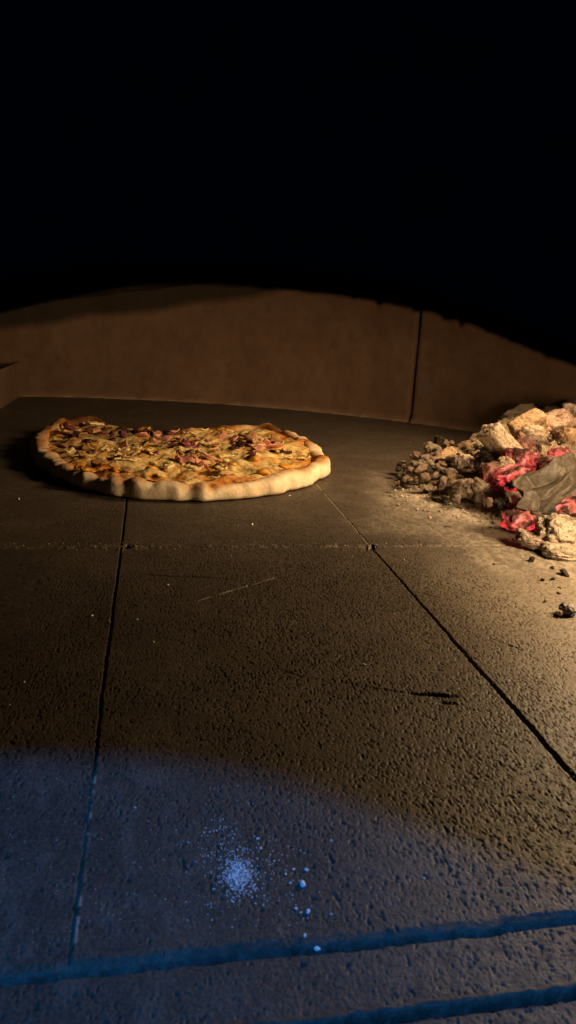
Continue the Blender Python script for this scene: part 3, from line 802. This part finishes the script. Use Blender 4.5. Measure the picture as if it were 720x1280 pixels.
# the rubble between them: every lump its own object, a few shared shapes
def rubble():
    rng = random.Random(21)
    shapes = []
    for k in range(9):
        v, f = ico(3); v = v.copy()
        mx = np.max(np.abs(v), axis=1, keepdims=True); b = .3 + .07 * k
        v = v * (1 - b) + v / mx * b
        d = 1 + .9 * (fbm(v[:, 0] * 1.8 + k * 5, v[:, 1] * 1.8, v[:, 2] * 1.8, s=700 + k, o=2) - .5) + .5 * (fbm(v[:, 0] * 5 + k, v[:, 1] * 6, v[:, 2] * 6, s=740 + k, o=3) - .5) - .28 * (1 - np.abs(2 * vnoise(v[:, 0] * 2.4 + k, v[:, 1] * 2.4, v[:, 2] * 2.4, s=780 + k) - 1)) ** 3
        shapes.append((v * d[:, None], f))
    made = {}
    def put(name, x, y, z, s, mat, label, cat, group):
        k = rng.randrange(len(shapes))
        key = (k, mat.name)
        if key not in made:
            o = mesh_obj(name, *shapes[k], mat); made[key] = o
        else:
            o = bpy.data.objects.new(name, made[key].data); COL.objects.link(o)
        o.name = name
        o.location = (x, y, z)
        o.rotation_euler = (rng.uniform(-.6, .6), rng.uniform(-.6, .6), rng.uniform(0, 6.28))
        o.scale = (s * rng.uniform(.8, 1.8), s * rng.uniform(.6, 1.2), s * rng.uniform(.45, 1.0))
        tag(o, label, cat, group)
    # left slope
    n = 0
    while n < 130:
        px = rng.uniform(512, 625); py = rng.uniform(545, 622)
        top = np.interp(px, [510, 520, 540, 560, 600, 625], [580, 568, 556, 552, 553, 560])
        bot = np.interp(px, [500, 520, 545, 570, 600, 625], [596, 596, 604, 622, 630, 630])
        if not (top < py < bot): continue
        y = np.interp(py, [548, 580, 600, 630], [.86, .75, .69, .63]) + rng.uniform(-.01, .01)
        x, y, z = at_y(px, py, y)
        z = max(z, .003)
        s = rng.choice((.003, .004, .005, .006, .0075))
        mat = rng.choice((M_ASHC, M_PINK, M_ASHC, M_PALE, M_DARK, M_TAN, M_PINK))
        put("coal_lump", x, y, z, s, mat, "small ash coated lump among the rubble on the left slope of the heap", "coal", "rubble on the left slope of the ember heap")
        n += 1
    n = 0
    while n < 60:
        t = rng.random()
        px = 497 + 55 * t + rng.uniform(-5, 5); py = 590 - 26 * t + rng.uniform(-6, 14 + 10 * t)
        y = np.interp(py, [560, 580, 600, 620], [.86, .79, .71, .66])
        x, y, z = at_y(px, py, y)
        z = max(z, .001); s = rng.choice((.0018, .0026, .0035, .0045))
        put("coal_lump", x, y, z, s, rng.choice((M_ASHC, M_PINK, M_PALE, M_TAN, M_DARK)), "crumbly tan bit at the thin left tip of the ember heap", "coal", "crumbs at the left tip of the heap")
        n += 1
    # crest and right part
    n = 0
    while n < 80:
        px = rng.uniform(610, 760); py = rng.uniform(520, 640)
        top = np.interp(px, [610, 650, 690, 720, 760], [560, 552, 540, 530, 525])
        if py < top: continue
        y = np.interp(py, [515, 560, 600, 650], [.84, .71, .64, .56]) + .018
        x, y, z = at_y(px, py, y)
        z = max(z, .003)
        s = rng.choice((.004, .005, .006, .008, .010))
        mat = rng.choice((M_ASHC, M_PINK, M_PINK, M_DARK, M_TAN, M_DULL, M_ASHC))
        put("coal_lump", x, y, z, s, mat, "grey or tan coal lump wedged between the big logs and embers", "coal", "coal lumps filling the heap between the logs")
        n += 1
    # heap beyond the frame's right side
    for _ in range(40):
        x = rng.uniform(.46, .72); y = rng.uniform(.60, .95)
        put("coal_lump", x, y, float(heap_h(x, y)) + .006, rng.uniform(.006, .016), rng.choice((M_ASHC, M_PALE, M_DARK, M_DULL)), "grey coal lump far back on the ember heap beyond the bark flake", "coal", "coal lumps at the far right of the heap")
    # crumbs fallen on the stone along the foot
    n = 0
    while n < 70:
        t = rng.random()
        px = 500 + 165 * t + rng.uniform(-8, 8)
        py = np.interp(px, [490, 520, 580, 650, 680], [588, 604, 630, 662, 682]) + rng.gauss(3, 8)
        x, y = at(px, py)
        s = rng.choice((.0010, .0014, .0018, .0026))
        put("ash_crumb", x, y, s * .5, s, rng.choice((M_ASHC, M_PALE, M_WHITE)), "tiny tan ash crumb on the stone along the foot of the heap", "ash crumb", "ash crumbs along the foot of the heap")
        n += 1
    # separate bits further out, each seen in the photo
    bits = [(625, 634, .0020, M_DARK, "flat dark charcoal chip at the front foot of the heap", "charcoal"),
            (560, 659, .0016, M_WHITE, "pale crumb pair on the stone left below the ash fan", "ash crumb"),
            (618, 706, .0013, M_WHITE, "white crumb on the stone below the pink ember", "ash crumb"),
            (664, 702, .0030, M_DARK, "brown smear of charcoal crumbs below the pale mound", "charcoal"),
            (706, 719, .0034, M_DARK, "dark charcoal flake near the right edge of the view", "charcoal"),
            (690, 711, .0015, M_DARK, "thin dark sliver left above the charcoal flake", "charcoal"),
            (691, 725, .0016, M_DARK, "little black crumb below the dark charcoal flake", "charcoal"),
            (678, 726, .0016, M_DARK, "little black crumb left of the other black crumb", "charcoal"),
            (698, 742, .0012, M_DARK, "black speck on the stone above the grey cinder", "charcoal"),
            (700, 735, .0011, M_WHITE, "pale speck on the stone above the grey cinder", "ash crumb"),
            (682, 752, .0011, M_WHITE, "pale speck left of the grey cinder", "ash crumb")]
    for (px, py, s, mat, lab, cat) in bits:
        x, y = at(px, py)
        put("charcoal_chip" if cat == "charcoal" else "ash_crumb", x, y, s * .35, s, mat, lab, cat, None)
rubble()
cx_, cy_ = at(709, 768)
coal("cinder", (cx_, cy_, .0035), (.0058, .0050, .0042), (0, 10, 20), M_CINDER, "grey cinder alone on the stone near the right edge of the view", "cinder", seed=40, box=.3, amp=.28, fine=.2)
cx_, cy_ = at(699, 770)
coal("cinder", (cx_, cy_, .002), (.0026, .0022, .002), (0, 10, 20), M_WHITE, "tiny pale cinder touching the left of the grey one", "cinder", seed=41, box=.3, amp=.28, fine=.2)

# ------------------------------------------------------------------ flour crumbs on the stone
def crumbs():
    v, f = ico(2)
    base = []
    for k in range(4):
        d = 1 + .6 * (fbm(v[:, 0] * 1.6 + k * 7, v[:, 1] * 1.6, v[:, 2] * 1.6, s=800 + k, o=3) - .5)
        base.append(v * d[:, None])
    lst = [(378, 1106, 6.5, "largest white flour crumb right of the flour spill"), (396, 1187, 5.0, "white flour crumb on the worn edge of the sill"),
           (385, 1140, 4.2, "white flour crumb midway between the largest crumb and the sill"), (383, 1088, 3.6, "upright flour crumb above the largest one"),
           (367, 1087, 2.4, "small flour crumb left above the largest one"), (357, 1093, 2.2, "small flour crumb at the right end of the flour spill"),
           (363, 1104, 2.2, "small flour crumb left beside the largest one"), (381, 1170, 3.4, "grey flour crumb just above the sill edge crumb"),
           (370, 1136, 2.4, "small flour crumb left of the midway crumb"), (376, 1141, 1.8, "faint flour crumb touching the midway crumb"),
           (414, 1051, 2.4, "lone flour crumb in the blue light right above the spill"), (322, 1049, 2.8, "flour crumb at the upper right of the spill"),
           (326, 1061, 2.2, "second flour crumb at the upper right of the spill"), (169, 1010, 1.8, "flour speck in the blue light right of the left joint"),
           (115, 770, 2.6, "pale crumb left of the left joint, upper one of the pair"), (137, 778, 2.2, "pale crumb close against the left joint"),
           (171, 775, 2.4, "pale crumb right of the left joint"), (192, 803, 2.2, "pale crumb on the middle slab below the scratch"),
           (455, 831, 2.4, "pale crumb on the middle slab above the black crack"), (315, 656, 3.0, "flat pale crumb in front of the pizza"),
           (23, 624, 2.4, "pale crumb on the dark stone left of the pizza"), (30, 853, 2.2, "pale crumb at the left edge above the blue light"),
           (12, 881, 1.8, "faint crumb at the far left above the blue light"), (512, 847, 1.8, "small pale crumb above the black scar"),
           (530, 1098, 1.8, "tiny pale speck in the shaded right of the sill"), (414, 1143, 1.8, "tiny pale speck right of the midway flour crumb"),
           (362, 620, 2.0, "tiny pale crumb by the front rim of the pizza"), (505, 700, 2.0, "pale crumb right of the chipped joint crossing"), (210, 731, 1.8, "pale crumb just below the dark scratch")]
    for q, (px, py, d, lab) in enumerate(lst):
        x, y = at(px, py)
        dist = math.sqrt(x * x + y * y + CAM_H ** 2)
        r = d * .5 * dist / FPX
        o = mesh_obj("flour_crumb", base[q % 4] * np.array([r, r * 1.5, r * .9]), f, M_FLOUR)
        o.location = (x, y, r * .4); o.rotation_euler = (0, 0, q * 1.3)
        tag(o, lab, "crumb", "crumbs scattered on the hearth")
crumbs()

def flour_spill():
    rg = np.random.RandomState(3)
    v0, f0 = ico(1)
    V = []; F = []; n = 0
    def grain(px, py, d):
        nonlocal n
        x, y = at(px, py); dist = math.sqrt(x * x + y * y + CAM_H ** 2)
        r = .5 * d * dist / FPX
        j = 1 + .35 * rg.uniform(-1, 1, len(v0))
        V.append(v0 * j[:, None] * r * np.array([1, 1.3, .8]) + np.array([x, y, r * .3])); F.append(f0 + n); n += len(v0)
    for _ in range(560):
        grain(299 + rg.normal(0, 11), 1095 + rg.normal(0, 13), rg.choice([.7, .9, 1.2, 1.5]))
    for _ in range(380):
        grain(296 + rg.normal(0, 30), 1075 + rg.normal(0, 30), rg.choice([.7, .9, 1.2, 1.6]))
    for _ in range(110):
        grain(288 + rg.normal(0, 16), 1020 + rg.normal(0, 32), rg.choice([.7, .9, 1.2]))
    for _ in range(60):
        grain(365 + rg.normal(0, 28), 1110 + rg.normal(0, 34), rg.choice([.7, .9, 1.3]))
    for _ in range(160):
        grain(rg.uniform(0, 300), rg.uniform(960, 1180), rg.choice([.5, .7, .9]))
    o = mesh_obj("flour_dust", np.concatenate(V), np.concatenate(F), M_FLOUR, smooth=False)
    tag(o, "little spill of white flour dust on the stone near the mouth", "flour", kind="stuff")
flour_spill()

def ash_specks():
    rg = np.random.RandomState(11)
    v0, f0 = ico(1)
    V = []; F = []; n = 0
    def grain(px, py, d, up=0.0):
        nonlocal n
        x, y = at(px, py); dist = math.sqrt(x * x + y * y + CAM_H ** 2)
        r = .5 * d * dist / FPX
        j = 1 + .4 * rg.uniform(-1, 1, len(v0))
        V.append(v0 * j[:, None] * r * np.array([1.2, 1.2, .8]) + np.array([x, y, r * .3 + up])); F.append(f0 + n); n += len(v0)
    for _ in range(420):                      # thickening towards the embers
        px = 720 - abs(rg.normal(0, 150)); py = rg.uniform(640, 1000)
        grain(px, py, rg.choice([.8, 1.0, 1.3, 1.9], p=[.4, .3, .2, .1]))
    for _ in range(150):
        grain(rg.uniform(0, 600), rg.uniform(640, 960), rg.choice([.7, .9, 1.3], p=[.6, .3, .1]))
    for _ in range(150):                      # lodged along the cross joint
        grain(rg.uniform(0, 620), 682 + rg.normal(0, 3), rg.choice([.8, 1.2, 1.7], p=[.5, .35, .15]))
    for _ in range(420):                      # the swept fan in front of the heap
        t = rg.uniform(0, 1); grain(500 + 165 * t + rg.normal(0, 10), 610 + 45 * t + rg.normal(0, 11), rg.choice([1.4, 2.2, 3.2, 4.6], p=[.4, .3, .2, .1]), .0009)
    o = mesh_obj("ash_specks", np.concatenate(V), np.concatenate(F), M_SPECK, smooth=False)
    tag(o, "fine ash specks strewn over the stone, thickest by the embers", "ash", kind="stuff")
ash_specks()
